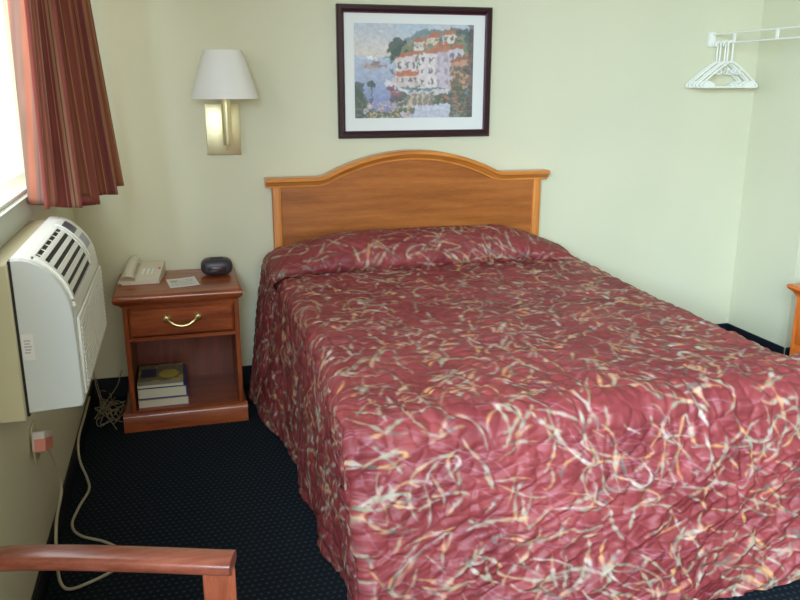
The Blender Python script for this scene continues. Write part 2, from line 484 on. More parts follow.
# main sheet: left drape + top + right drape
vv = np.linspace(.11, 2.02, 390); WL, WT = .62, 1.46
uu = np.linspace(-WL, WT + WL, 560)
Ug, Vg = np.meshgrid(uu, vv)
Y = -Vg
xl, xr = left_edge(Y), right_edge(Y)
scale = (xr - xl) / 2 / (.055 + WT / 2 - PI / 2 * .055)
q = np.minimum(Ug, WT - Ug); r = .055
offL, dropL = corner(q, r)
left = Ug < WT / 2
ZT = .612 + .012 * np.sin(np.clip(Ug / WT, 0, 1) * PI) + .006 * vnoise(Ug * 4, Vg * 4, 21) + .02 * sstep(1.0, .3, Vg)
tdrop = np.clip((dropL - r) / (.585 - r), 0, 1.05)
flareL = (left_hem(Y) - xl) * tdrop ** 1.3
fold = .008 * np.sin(Vg * 19 + 2 * vnoise(Vg * 3, Vg * 0, 3)) * tdrop + .012 * (vnoise(Vg * 9, Ug * 2, 4) - .5) * tdrop
X = np.where(left, xl + offL * scale + flareL + fold, xr - offL * scale + .05 * tdrop + fold)
Z = np.maximum(ZT - dropL * (ZT - .018) / (WL - PI / 2 * r + r), .012)
YY = Y.copy()
lip = sstep(1.86, 2.02, Vg)                            # round over at the foot
Z = Z - np.where(tdrop <= 0, .06 * lip ** 2, 0)
P = np.stack([X, YY, Z], -1)
Pu, Pv = Ug + .9, Vg
pf = puff(Pu, Pv)
h = .0072 * pf + .005 * ridge(Pu * 13, Pv * 24, 101) + .003 * (vnoise(Pu * 16, Pv * 16, 8) - .5)
h += np.where(tdrop > .03, .012 * (vnoise(Pu * 7, Pv * 11, 9) - .5) * np.minimum(1, tdrop * 4), 0)
h *= -1 if np.cross(P[0, 300] - P[0, 299], P[1, 299] - P[0, 299])[2] < 0 else 1
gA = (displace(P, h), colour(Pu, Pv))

# foot drape
WB = 1.52; LB = .66
aa = np.linspace(-.14, WB, 420); tt = np.linspace(-.24, LB, 225)
Ag, Tg = np.meshgrid(aa, tt)
r = .09
off, drop = corner(-Tg, r)
td = np.clip((drop - r) / .55, 0, 1.1)
xleft = .835 + .028 * td
Xb = xleft + np.maximum(Ag, 0) * .985
wrap = np.maximum(-Ag, 0)
Yb = YE + off - .062 * td ** 1.1 - .018 * np.sin(Ag * 7 + 1.2 + Tg * 3) * td - .01 * vnoise(Ag * 5, Tg * 3, 31) * td
fw_ = sstep(-.05, .15, Tg); Yb = Yb + wrap * fw_
Xb = Xb + np.where(Ag < .03, .02 * (1 - np.clip((Ag + .01) / .04, 0, 1)) ** 2 * 0, 0)
Zb0 = .612 + .012 * np.sin(np.clip(Ag / WB, 0, 1) * PI)
hemz = .028 + .012 * np.sin(Ag * 4 + .4) + .02 * sstep(1.2, 1.32, Ag)
Zb = Zb0 - drop * (Zb0 - hemz) / (LB + r) - wrap * (1 - fw_)
Pb = np.stack([Xb, Yb, Zb], -1)
Pu, Pv = Ag + .9, Tg + 2.06
pf = puff(Pu, Pv)
sh = np.clip((Tg - .02) / .2, 0, 1)
diag = np.sin((Ag * .62 + Tg * .95) * 46 + 5 * vnoise(Ag * 5, Tg * 5, 41)) * vnoise(Ag * 4, Tg * 4, 42)
diag2 = np.sin((Ag * .5 + Tg * 1.0) * 92 + 6 * vnoise(Ag * 6, Tg * 6, 43)) * vnoise(Ag * 6, Tg * 6, 44)
da, db = Ag * .55 + Tg * .83, Ag * .83 - Tg * .55         # across and along the hanging wrinkles
wr = .018 * ridge(da * 10, db * 3.2, 102) + .013 * ridge(da * 22, db * 7, 103) + .007 * ridge(da * 46, db * 16, 104)
h = .0072 * pf + .004 * ridge(Ag * 30, Tg * 34, 106) + wr * (.25 + .75 * sh) * (.55 + .6 * sstep(.0, 1.2, Ag + .8 * Tg)) + .008 * ridge(Ag * 24, Tg * 5, 105) * (1 - sstep(.1, .35, Tg)) + .45 * sh * (.0085 * diag + .003 * diag2) * (.35 + .9 * sstep(.2, 1.3, Ag)) + .004 * (vnoise(Pu * 14, Pv * 14, 45) - .5)
sgn = 1 if np.cross(Pb[120, 101] - Pb[120, 100], Pb[121, 100] - Pb[120, 100])[1] < 0 else -1
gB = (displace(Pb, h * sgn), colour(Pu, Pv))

# pillow roll with the spread tucked under it
prof = [Vector((0, y, z)) for y, z in ((-.078, .60), (-.082, .69), (-.12, .752), (-.2, .785), (-.29, .79), (-.375, .77), (-.43, .73), (-.448, .69), (-.43, .655), (-.38, .635), (-.31, .63))]
sp_ = spline(prof, 12); py_ = np.array([p.y for p in sp_]); pz_ = np.array([p.z for p in sp_])
dl = np.concatenate([[0], np.cumsum(np.hypot(np.diff(py_), np.diff(pz_)))])
sv = np.linspace(0, dl[-1], 150); py_, pz_ = np.interp(sv, dl, py_), np.interp(sv, dl, pz_)
WC = .72; WTC = 1.56; uc = np.linspace(-WC, WTC + .45, 520)
Uc, Sc = np.meshgrid(uc, sv)
pyg, pzg = np.repeat(py_[:, None], len(uc), 1), np.repeat(pz_[:, None], len(uc), 1)
tU = np.clip(Uc / WTC, 0, 1)
bu = .52 + .48 * sstep(0, .28, tU) - .68 * sstep(.72, 1.0, tU)
bu = bu + .05 * (vnoise(Uc * 4, Sc * 0 + 3, 51) - .5)
pzg = .622 + (pzg - .622) * np.where(pzg > .622, bu, 1)
pyg = pyg * (1 - .0 * tU) + .02 * (vnoise(Uc * 3, Sc * 0, 52) - .5) * (sv / dl[-1])[:, None]
# left end turns down into a hanging fold
rC = .085
offC, dropC = corner(np.minimum(Uc, WTC - Uc), rC)
tdC = np.clip((dropC - rC) / .6, 0, 1.05)
yside = -.085 - .36 * (sv / dl[-1])[:, None] + 0 * Uc
bl_ = np.clip(dropC / .2, 0, 1)
Yc = pyg * (1 - bl_) + yside * bl_
leftC = Uc < WTC / 2
scC = (2.30 - .808) / 2 / (rC + WTC / 2 - PI / 2 * rC)
Xc = np.where(leftC, .808 + offC * scC - .08 * tdC ** 1.1 + .065 * bl_ * sstep(.45, 1, (sv / dl[-1])[:, None]) + .01 * np.sin(Sc * 22) * tdC, 2.30 - offC * scC + .03 * tdC)
zt = pzg * (1 - bl_) + (.63 + .09 * np.where(leftC, 1, .1)) * bl_
Zc = np.maximum(zt - dropC * (zt - .02) / (WC - PI / 2 * rC + rC), .014)
Pc = np.stack([Xc, Yc, Zc], -1)
Pu, Pv = Uc + .86, Sc - .55
h = .006 * puff(Pu, Pv) + .004 * (vnoise(Pu * 12, Pv * 12, 53) - .5) + .010 * (vnoise(Pu * 5, Pv * 7, 54) - .5)
k = 40
sgn = 1 if np.cross(Pc[k, 251] - Pc[k, 250], Pc[k + 1, 250] - Pc[k, 250])[2] > 0 else -1
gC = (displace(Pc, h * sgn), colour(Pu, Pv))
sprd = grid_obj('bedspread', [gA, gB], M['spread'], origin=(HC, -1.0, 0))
tag(sprd, 'burgundy quilted bedspread with looping sage and tan ribbon print covering the bed', 'bedspread')
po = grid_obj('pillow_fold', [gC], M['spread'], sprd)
po['label'] = 'part of the bedspread tucked over the pillows'

# ------------------------------------------------------------------ framed picture
pic = empty('framed_picture', (1.588, -.02, 1.2), 'dark framed print of a hillside harbour village hanging above the headboard', 'picture')
fx0, fx1, fz0, fz1, fw = 1.208, 1.969, 1.202, 1.806, .031
pr = [(0, 0), (0, -.022), (.006, -.03), (.02, -.03), (.027, -.022), (fw, -.02), (fw, 0)]
fr = MB(); cs_ = [((fx0, fz0), (1, 1)), ((fx1, fz0), (-1, 1)), ((fx1, fz1), (-1, -1)), ((fx0, fz1), (1, -1))]
rings = [[fr.bm.verts.new((cx + sx * a, b - .002, cz + sz * a)) for a, b in pr] for (cx, cz), (sx, sz) in cs_]
for i in range(4):
    A, B = rings[i], rings[(i + 1) % 4]
    for k in range(len(pr)): fr.bm.faces.new((A[k], A[(k + 1) % len(pr)], B[(k + 1) % len(pr)], B[k]))
fr.build('frame', M['frame'], pic, angle=25)
lp = MB(); ax0, ax1, az0, az1 = fx0 + fw, fx1 - fw, fz0 + fw, fz1 - fw; t = .006
for bx in ((ax0, ax1, az1 - t, az1), (ax0, ax1, az0, az0 + t * .5), (ax0, ax0 + t * .5, az0, az1), (ax1 - t * .5, ax1, az0, az1)):
    lp.box(bx[0], bx[1], -.021, -.012, bx[2], bx[3])
lp.build('inner_lip', M['framelip'], pic, smooth=False)
MB().box(ax0 - .004, ax1 + .004, -.014, -.004, az0 - .004, az1 + .004).build('mat_board', M['mat'], pic, smooth=False)

W_, H_ = 300, 220
gx_, gz_ = np.meshgrid(np.linspace(0, 1, W_), np.linspace(0, 1, H_))     # gz_: 0 top .. 1 bottom
A = np.zeros((H_, W_, 3))
def cl(*c): return np.array(s2l(*c))
def put(mask, c, a=1.0):
    global A
    mk = (mask.astype(float) * a)[..., None]; A = A * (1 - mk) + (c if isinstance(c, np.ndarray) else cl(*c)) * mk
n1, n2, n3 = vnoise(gx_ * 9, gz_ * 9, 61), vnoise(gx_ * 30, gz_ * 30, 62), vnoise(gx_ * 70, gz_ * 70, 63)
gx2, gz2 = gx_ + .02 * (n2 - .5), gz_ + .02 * (n3 - .5)
t = sstep(0, .38, gz_)[..., None]
A = cl(176, 196, 214) * (1 - t) + cl(222, 206, 190) * t
put((sstep(.2, .9, vnoise(gx_ * 4, gz_ * 5, 68)) * (gz_ < .4)), (214, 206, 200), .5)
t = sstep(.34, .95, gz_)[..., None]
water = cl(178, 192, 212) * (1 - t) + cl(120, 138, 196) * t
put(gz2 > .345, water); put((gz2 > .345) * (n2 > .62), (206, 204, 208), .5)
hz = .4 - .36 * sstep(.1, .62, gx2)
put(gz2 > np.maximum(hz, .0) + .04 * n1, np.array(cl(116, 146, 150))); A = np.where((gz2 > .37)[..., None] & (gx2 < .34)[..., None], water, A)
put((gz2 > hz + .1) * (gx2 > .3) * (n2 > .45), (78, 104, 84), .75)
put((np.hypot((gx2 - .37) / .09, (gz2 - .27) / .13) < 1), (56, 86, 72), .9)
put((gx2 > .8) * (gz2 < .5) * (n1 > .3), (74, 96, 92), .8); put((gz2 > hz + .06) * (gx2 > .36) * (n2 > .55) * (gz2 < .4), (150, 160, 110), .6); put((gz2 > hz + .06) * (gx2 > .4) * (n3 > .72) * (gz2 < .4), (196, 140, 110), .7)
def poly(pts, c, a=1.0):
    inside = np.zeros(gx_.shape, bool); j = len(pts) - 1
    for i in range(len(pts)):
        xi, yi = pts[i]; xj, yj = pts[j]
        cond = ((yi > gz_) != (yj > gz_)) & (gx_ < (xj - xi) * (gz_ - yi) / (yj - yi + 1e-9) + xi)
        inside ^= cond; j = i
    put(inside, c, a)
def house(x0, x1, y0, y1, wallc, roofc, slope=.03, nw=3, nr=2):
    poly([(x0, y0), (x1, y0 - slope), (x1, y1), (x0, y1)], wallc)
    poly([(x0 - .012, y0 + .004), (x0 + (x1 - x0) * .25, y0 - .045), (x1 + .005, y0 - slope - .05), (x1 + .012, y0 - slope + .004)], roofc)
    for r_ in range(nr):
        for k in range(nw):
            wx = x0 + (x1 - x0) * (k + .3) / nw; wy = y0 + (y1 - y0) * (r_ + .25) / nr
            poly([(wx, wy), (wx + (x1 - x0) * .4 / nw, wy - .004), (wx + (x1 - x0) * .4 / nw, wy + (y1 - y0) * .42 / nr), (wx, wy + (y1 - y0) * .42 / nr)], random.choice(((96, 104, 128), (120, 98, 96), (84, 92, 104))), .85)
cream, pink, rf = (226, 208, 190), (214, 176, 164), (196, 112, 70)
house(.5, .58, .2, .27, cream, rf, .01, 2, 1); house(.6, .7, .14, .21, (222, 200, 170), rf, .01, 2, 1); house(.74, .84, .11, .2, cream, (190, 120, 80), .01, 2, 1)
house(.66, .78, .25, .34, (214, 190, 150), rf, .02, 2, 1)
house(.34, .52, .36, .52, (222, 204, 200), rf, .04, 3, 1); house(.32, .53, .54, .66, (216, 196, 188), (206, 112, 70), -.01, 4, 1)
house(.53, .8, .32, .68, (226, 212, 208), (198, 118, 76), .05, 4, 3)
poly([(.68, .29), (.8, .27), (.8, .68), (.68, .68)], (186, 166, 190), .65)
house(.8, .9, .26, .42, (204, 196, 200), (186, 104, 66), .02, 2, 1); house(.8, .99, .4, .68, (206, 150, 110), (176, 100, 66), .05, 2, 2)
put((gx2 > .8) * (gz2 > .45) * (n2 > .52), (96, 100, 70), .8)
poly([(.25, .58), (.46, .72), (.66, .7), (.66, .73), (.46, .76), (.25, .62)], (216, 208, 214))
poly([(.43, .74), (.68, .72), (.7, .9), (.42, .92)], (150, 132, 110), .8)
for k in range(5): poly([(.46 + k * .05, .74), (.475 + k * .05, .74), (.475 + k * .05, .92), (.46 + k * .05, .92)], (206, 186, 160))
put((gx2 > .66) * (gz2 > .66) * (n1 + n2 > .75), (84, 104, 82), .85); put((gx2 > .72) * (gz2 > .72) * (n3 > .62), (196, 120, 86), .7)
poly([(.64, .7), (.8, .68), (.78, .73), (.66, .74)], (210, 206, 206))
for (bx, by, bc) in ((.3, .68, (150, 60, 60)), (.34, .74, (180, 80, 70)), (.28, .63, (226, 222, 226)), (.36, .8, (120, 70, 96)), (.13, .36, (236, 232, 232)), (.17, .41, (150, 112, 104)), (.13, .45, (196, 150, 130)), (.21, .44, (170, 130, 120))):
    put(np.hypot((gx2 - bx) / .05, (gz2 - by) / .02) < 1, bc, .9)
put((gx2 > .42) * (gx2 < .8) * (gz2 > .88 - .1 * (gx2 - .4)), (204, 206, 224), .85)
put((gz2 > .93 - .28 * sstep(.2, 0, gx2) - .05 * sstep(.25, .4, gx2) * (gx2 < .5)) * (gx2 < .48), (92, 112, 80), .9)
put((gz2 > .82) * (gx2 < .46) * (n3 > .66), (222, 176, 110), .85); put((gz2 > .86) * (gx2 < .5) * (n2 > .68), (206, 196, 212), .8)
put((gx2 < .08) * (gz2 > .62) * (n1 > .2), (64, 88, 66), .8)
put(np.hypot((gx2 - .135) / .03, (gz2 - .63) / .035) < 1, (62, 86, 74), .95); put((np.abs(gx_ - .138) < .005) * (gz_ > .63) * (gz_ < .85), (80, 84, 76))
put(gx2 > .955, (86, 72, 72), .7)
A = A * (.9 + .2 * n3[..., None])
wx = ((vnoise(gx_ * 55, gz_ * 40, 64) - .5) * 11 + (vnoise(gx_ * 24, gz_ * 18, 65) - .5) * 8).astype(int); wz = ((vnoise(gx_ * 50, gz_ * 44, 69) - .5) * 10).astype(int)
ii, jj = np.indices(gx_.shape); A = A[np.clip(ii + wz, 0, H_ - 1), np.clip(jj + wx, 0, W_ - 1)]
for _ in range(2):
    Ap = np.pad(A, ((1, 1), (1, 1), (0, 0)), 'edge'); A = (Ap[:-2, 1:-1] + Ap[2:, 1:-1] + Ap[1:-1, :-2] + Ap[1:-1, 2:] + 2 * A) / 6
A = A * (.9 + .2 * vnoise(gx_ * 45, gz_ * 36, 66)[..., None]); A = np.where((np.abs(vnoise(gx_ * 26, gz_ * 20, 67) - .5) < .05)[..., None] & (gz_ > .3)[..., None], A * .75 + .06, A)
lum = A.mean(-1, keepdims=True); A = lum + (A - lum) * .75
A = np.clip(A * .92 + .045, 0, 1)
Pa = np.stack([1.29 + gx_ * .588, np.full_like(gx_, -.0155), 1.725 - gz_ * .43], -1)
grid_obj('art_print', [(Pa, A)], M['art'], pic)

# ------------------------------------------------------------------ wall lamp
lamp = empty('wall_lamp', (.678, -.01, 1.14), 'brass wall lamp with white pleated shade mounted above the nightstand', 'wall lamp')
MB().box(.598, .75, -.016, -.001, 1.138, 1.366, .0025, 2).build('back_plate', M['brass'], lamp)
MB().lathe([(.0, 1.19), (.019, 1.192), (.021, 1.2), (.021, 1.42), (.01, 1.43), (.008, 1.5)], (.684, -.15, 0), 24).build('stem', M['brass'], lamp)
for z_, r_ in ((1.21, .011), (1.34, .008)): MB().tube([(.684, -.012, z_), (.684, -.15, z_)], r_, 12).build('arm', M['brassdull'], lamp)
MB().lathe([(.0, -.165), (.006, -.153), (.007, -.15), (.0045, -.148), (.0045, -.135)], (.684, -.012, 1.178), 12, 'y').lathe([(.0, 1.168), (.006, 1.17), (.006, 1.182), (.003, 1.184), (.003, 1.192)], (.684, -.15, 0), 12).build('switch_knob', M['brassdull'], lamp)
sh = MB(); prf = [(.143, 1.391), (.1435, 1.396), (.08, 1.592), (.0785, 1.592), (.141, 1.396), (.141, 1.391)]
rings = []
for (r_, hz_) in prf:
    rings.append([sh.bm.verts.new((.682 + (r_ + (.0012 if k % 2 else 0)) * math.cos(k * 2 * PI / 144), -.17 + (r_ + (.0012 if k % 2 else 0)) * math.sin(k * 2 * PI / 144), hz_)) for k in range(144)])
for A_, B_ in zip(rings, rings[1:] + rings[:1]):
    for k in range(144): sh.bm.faces.new((A_[k], A_[(k + 1) % 144], B_[(k + 1) % 144], B_[k]))
sh.build('lamp_shade', M['shade'], lamp, angle=60)
sp = MB(); 
for a in range(3): sp.tube([(.684, -.15, 1.49), (.682 + .11 * math.cos(a * 2.094), -.17 + .11 * math.sin(a * 2.094), 1.49)], .002, 6)
sp.lathe([(.0, 1.425), (.016, 1.43), (.016, 1.47), (.026, 1.5), (.024, 1.53), (.0, 1.545)], (.684, -.15, 0), 16).build('bulb_holder', M['paper'], lamp)

# ------------------------------------------------------------------ nightstand
ns = empty('nightstand', (.43, -.23, 0), 'cherry wood nightstand with one drawer and open shelf beside the bed', 'nightstand')
for x0 in (.198, .655):
    MB().box(x0, x0 + .02, -.43, -.03, .06, .563, .002, 1).build('side_panel', M['cherry_up'], ns)
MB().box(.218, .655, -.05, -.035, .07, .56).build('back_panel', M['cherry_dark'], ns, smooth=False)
MB().box(.218, .655, -.428, -.05, .062, .088).build('shelf', M['cherry'], ns, smooth=False)
MB().box(.218, .655, -.426, -.05, .40, .416).box(.218, .655, -.426, -.05, .545, .56).build('drawer_rail', M['cherry'], ns, smooth=False)
pl = MB(); pp = [(-.018, 0), (-.018, .066), (-.012, .078), (0, .084), (.012, .084), (.012, 0)]
pl.prism(pp, lambda a, b, d: (d, -.43 + a, b), .163, .69)
for x0, s in ((.181, 1), (.672, -1)):
    pl.prism(pp, lambda a, b, d: (x0 + s * a, d, b), -.43, -.03)
pl.build('plinth', M['cherry'], ns)
# moulded top: rounded slab with a cove under it
tp = MB(); tx0, tx1, ty0, ty1 = .163, .693, -.462, -.018
prf = [(.028, .556), (.026, .562), (.016, .568), (.010, .573), (.004, .578), (0, .588), (.001, .599), (.007, .607), (.016, .61)]
rings = [[tp.bm.verts.new(v) for v in ((tx0 + i, ty0 + i, z), (tx1 - i, ty0 + i, z), (tx1 - i, ty1, z), (tx0 + i, ty1, z))] for i, z in prf]
for A_, B_ in zip(rings, rings[1:]):
    for k in range(4): tp.bm.faces.new((A_[k], A_[(k + 1) % 4], B_[(k + 1) % 4], B_[k]))
tp.bm.faces.new(rings[0][::-1]); tp.bm.faces.new(rings[-1])
tp.build('tabletop', M['cherry'], ns, angle=35)
dr = MB(); x0, x1, z0, z1 = .219, .654, .419, .545
rings = [[dr.bm.verts.new((a, y, b)) for a, b in ((x0 + i, z0 + i), (x1 - i, z0 + i), (x1 - i, z1 - i), (x0 + i, z1 - i))] for i, y in ((0, -.1), (0, -.428), (.004, -.436), (.012, -.443), (.014, -.443))]
for A_, B_ in zip(rings, rings[1:]):
    for k in range(4): dr.bm.faces.new((A_[k], A_[(k + 1) % 4], B_[(k + 1) % 4], B_[k]))
dr.bm.faces.new(rings[0][::-1]); dr.bm.faces.new(rings[-1])
drawer = dr.build('drawer', M['cherry'], ns, angle=35)
hd = MB(); hp = spline([(.372, -.448, .497), (.384, -.468, .492), (.408, -.474, .476), (.437, -.476, .470), (.466, -.474, .476), (.490, -.468, .492), (.502, -.448, .497)], 6)
hd.tube(hp, [.0045 + .002 * abs(math.sin(i * PI / (len(hp) - 1))) for i in range(len(hp))], 10)
for x in (.372, .502): hd.lathe([(.0, -.012), (.011, -.01), (.016, -.004), (.019, .0)], (x, -.443, .497), 16, 'y')
hd.build('handle', M['brassdull'], drawer)['label'] = 'brass bail handle'

# telephone on the nightstand
ph = empty('telephone', (.29, -.16, .61), 'cream desk telephone with handset cradled at left on the nightstand', 'telephone')
prof = [(-.27, .611), (-.27, .628), (-.26, .634), (-.07, .668), (-.06, .664), (-.06, .611)]
MB().prism(prof, lambda a, b, d: (d + (a + .165) * .12, a, b), .205, .362).build('base', M['phone'], ph, angle=30)
def pt(x, y, dz=0): return (x + (y + .165) * .12, y, .632 + (y + .26) * .179 + dz)
hs = MB(); hpp = spline([pt(.235, -.275, .008), pt(.235, -.262, .018), pt(.235, -.23, .023), pt(.235, -.165, .026), pt(.235, -.1, .021), pt(.235, -.075, .014), pt(.235, -.068, .004)], 6)
hs.tube(hpp, [.019 + .006 * (abs(i / (len(hpp) - 1) - .5) * 2) ** 4 for i in range(len(hpp))], 14, sx=1.15, up=(0, 0, 1))
for y in (-.252, -.078): hs.tube([pt(.235, y, .002), pt(.235, y, .02)], [.024, .027], 16)
hs.build('handset', M['phone'], ph)
a, b, c, d = (pt(.268, -.25, .0015), pt(.352, -.25, .0015), pt(.352, -.08, .0015), pt(.268, -.08, .0015))
for lo, hi in (((.3), (.42)), ((.72), (.96))):
    q_ = lambda f, g_: tuple(Vector(a).lerp(Vector(d), f).lerp(Vector(b).lerp(Vector(c), f), g_))
    fp = MB(); fp.bm.faces.new([fp.bm.verts.new(q_(lo, .0)), fp.bm.verts.new(q_(lo, 1)), fp.bm.verts.new(q_(hi, 1)), fp.bm.verts.new(q_(hi, 0))])
    fp.build('paper_label', M['paper'], ph, smooth=False)
for r_ in range(4):
    for k in range(3):
        p_ = pt(.285 + k * .02, -.165 - .0 + r_ * .0 - .012 * 0 + (-.045 + r_ * .017), .002)
        MB().box(p_[0] - .006, p_[0] + .006, p_[1] - .005, p_[1] + .005, p_[2] - .002, p_[2] + .004, .0015, 1).build('key', M['paper'], ph)
p_ = pt(.35, -.155, .002); MB().box(p_[0] - .006, p_[0] + .006, p_[1] - .006, p_[1] + .006, p_[2] - .002, p_[2] + .004, .001, 1).build('message_light', M['red'], ph)
cd = MB(); cp = [(.2, -.25, .625)]
for i in range(160):
    t_ = i / 159; bx = spline([(.2, -.245, .625), (.183, -.27, .622), (.186, -.2, .62), (.19, -.12, .62), (.205, -.06, .63)], 8)
    k_ = t_ * (len(bx) - 1); k0 = min(int(k_), len(bx) - 2); pos = bx[k0].lerp(bx[k0 + 1], k_ - k0); an = t_ * 2 * PI * 32
    cp.append((pos.x + .005 * math.cos(an), pos.y, max(.6125, pos.z + .005 * math.sin(an))))
cd.tube(cp[1:], .0017, 5).build('handset_cord', M['phone'], ph)

# clock radio
cr = empty('clock_radio', (.6, -.16, .61), 'small dark rounded clock radio at the right back of the nightstand', 'clock')
ck = MB(); n = 40; rings = []
for j in range(15):
    ph_ = -PI / 2 + PI * j / 14
    rg = []
    for i in range(n):
        th = 2 * PI * i / n; ex = .55
        sg = lambda v: math.copysign(abs(v) ** ex, v)
        rg.append(ck.bm.verts.new((.602 + .071 * sg(math.cos(ph_)) * sg(math.cos(th)), -.165 + .05 * sg(math.cos(ph_)) * sg(math.sin(th)), .651 + .039 * math.copysign(abs(math.sin(ph_)) ** .8, math.sin(ph_)))))
    rings.append(rg)
for A_, B_ in zip(rings, rings[1:]):
    for k in range(n): ck.bm.faces.new((A_[k], A_[(k + 1) % n], B_[(k + 1) % n], B_[k]))
ck.build('case', M['clock'], cr)
MB().box(.562, .642, -.2175, -.205, .632, .656, .003, 2).build('display', M['lens'], cr)
MB().box(.575, .63, -.185, -.165, .687, .693, .002, 1).build('snooze_bar', M['black'], cr)

# notice card
gx_, gz_ = np.meshgrid(np.linspace(0, 1, 60), np.linspace(0, 1, 44))
n3 = vnoise(gx_ * 40, np.floor(gz_ * 12) * 3.1, 71)
K = np.tile(cl(226, 222, 216), (44, 60, 1)).astype(float)
ln = ((np.floor(gz_ * 13) % 2) == 1) & (gx_ > .1) & (gx_ < .9) & (gz_ > .15) & (gz_ < .88) & (n3 > .35)
K[ln] = cl(178, 176, 182); K[(gx_ > .12) & (gx_ < .34) & (gz_ > .2) & (gz_ < .42)] = cl(180, 176, 176)
an = .12; lx, ly = (gx_ - .5) * .125, (.5 - gz_) * .165
Pk = np.stack([.448 + lx * math.cos(an) - ly * math.sin(an), -.283 + lx * math.sin(an) + ly * math.cos(an), .6112 + .004 * (gx_ ** 3)], -1)
tag(grid_obj('notice_card', [(Pk, K)], M['card'], thickness=.0006), 'white printed card lying flat on the nightstand before the clock', 'card')

# books on the open shelf
def book(name, x0, x1, y0, y1, z0, z1, cover, label, rotz=0, cover_t=.0025):
    e = empty(name, ((x0 + x1) / 2, (y0 + y1) / 2, z0), label, 'book', 'books on the nightstand shelf')
    MB().box(x0 + .001, x1 - .004, y0 + .003, y1 - .003, z0 + cover_t, z1 - cover_t).build('pages', M['pages'], e, smooth=False)
    c = MB().box(x0, x1, y0, y1, z0, z0 + cover_t).box(x0, x1, y0, y1, z1 - cover_t, z1).box(x1 - .004, x1, y0, y1, z0 + cover_t, z1 - cover_t)
    c.build('cover', cover, e, smooth=False); e.rotation_euler.z = rotz; return e
book('book', .226, .438, -.405, -.13, .0885, .127, M['cov_purple'], 'pale thick directory at the bottom of the book stack', .01)
b2 = book('book', .228, .434, -.4, -.12, .128, .176, M['cov_blue'], 'thick book with dark blue cover in the middle of the stack', 0)
b3 = empty('booklet', (.31, -.26, .1765), 'thin yellowish printed booklet on top of the book stack', 'booklet', 'books on the nightstand shelf')
MB().box(.228, .420, -.395, -.135, .177, .189).build('pages', M['pages'], b3, smooth=False)
gx_, gz_ = np.meshgrid(np.linspace(0, 1, 50), np.linspace(0, 1, 60))
n1 = vnoise(gx_ * 5, gz_ * 6, 81); n2 = vnoise(gx_ * 14, gz_ * 14, 82)
K = cl(150, 142, 100) * (1 - n2[..., None] * .4)
K = np.where((n1 > .62)[..., None], cl(206, 182, 70), K); K = np.where(((gx_ > .05) & (gx_ < .4) & (gz_ > .2) & (gz_ < .62))[..., None], cl(50, 62, 96) * (.7 + .6 * n1[..., None]), K)
K = np.where((np.hypot((gx_ - .68) / .22, (gz_ - .5) / .2) < 1)[..., None], cl(212, 186, 76), K); K = np.where((gz_ > .82)[..., None], cl(176, 168, 142), K)
Pk = np.stack([.227 + gx_ * .194, -.134 - gz_ * .262, np.full_like(gx_, .1895)], -1)
grid_obj('cover', [(Pk, K)], M['cover_top'], b3)

# ------------------------------------------------------------------ wall air conditioner
ac = empty('air_conditioner', (.1, -1.47, .65), 'white wall air conditioner with curved top grille below the window', 'air conditioner')
AY0, AY1 = -1.8, -1.14
top = [(.07, 1.054), (.094, 1.054), (.115, 1.047), (.13, 1.039), (.147, 1.024), (.162, 1.007), (.176, .987), (.187, .962), (.194, .935), (.1975, .905)]
prof = top + [(.2, .8), (.2, .68), (.194, .668), (.07, .662)]
f = lambda a, b, d: (a, d, b)
MB().prism(prof, f, AY0 + .012, AY1 - .012).build('case', M['acwhite'], ac, angle=25)
def endcap(y0, y1, ch):
    c = MB(); s = 1 if ch > 0 else -1
    cx, cz = .13, .85
    inn = [(cx + (a - cx) * .96, cz + (b - cz) * .975) for a, b in prof]
    rg = [[c.bm.verts.new((a, y, b)) for a, b in pr_] for pr_, y in ((prof, y1), (prof, y0 + s * .006), (inn, y0))]
    m_ = len(prof)
    for A_, B_ in zip(rg, rg[1:]):
        for k in range(m_): c.bm.faces.new((A_[k], A_[(k + 1) % m_], B_[(k + 1) % m_], B_[k]))
    c.bm.faces.new(rg[0]); c.bm.faces.new(rg[-1]); return c.build('end_cap', M['acside'], ac, angle=25)
endcap(AY0, AY0 + .0125, 1); endcap(AY1, AY1 - .0125, -1)
def tcurve(t):
    P_ = [Vector((a, 0, b)) for a, b in top]; L = [0]
    for p0, p1 in zip(P_, P_[1:]): L.append(L[-1] + (p1 - p0).length)
    d = t * L[-1]
    for i in range(len(P_) - 1):
        if d <= L[i + 1] + 1e-9:
            p = P_[i].lerp(P_[i + 1], (d - L[i]) / (L[i + 1] - L[i])); break
    g_ = (tcurve0(min(1, t + .05)) - tcurve0(max(0, t - .05))).normalized(); return p, Vector((-g_.z, 0, g_.x))
def tcurve0(t):
    P_ = [Vector((a, 0, b)) for a, b in top]; L = [0]
    for p0, p1 in zip(P_, P_[1:]): L.append(L[-1] + (p1 - p0).length)
    d = t * L[-1]
    for i in range(len(P_) - 1):
        if d <= L[i + 1] + 1e-9: return P_[i].lerp(P_[i + 1], (d - L[i]) / (L[i + 1] - L[i]))
    return P_[-1]
def strip(mb, t0, t1, y0, y1, h0, h1, n=6):
    pts_t = [t0 + (t1 - t0) * i / n for i in range(n + 1)]
    lo, hi = [], []
    for t_ in pts_t:
        p, nn = tcurve(t_); 
        if nn.z < 0: nn = -nn
        lo.append(p + nn * h0); hi.append(p + nn * h1)
    ol = [(v.x, v.z) for v in lo] + [(v.x, v.z) for v in hi[::-1]]
    mb.prism(ol, f, y0, y1)
g0, g1, gy0, gy1 = .2, .86, -1.75, -1.345
gr = MB(); strip(gr, g0, g1, gy0, gy1, -.004, .0012, 14); grille = gr.build('air_grille', M['slot'], ac)
sl = MB()
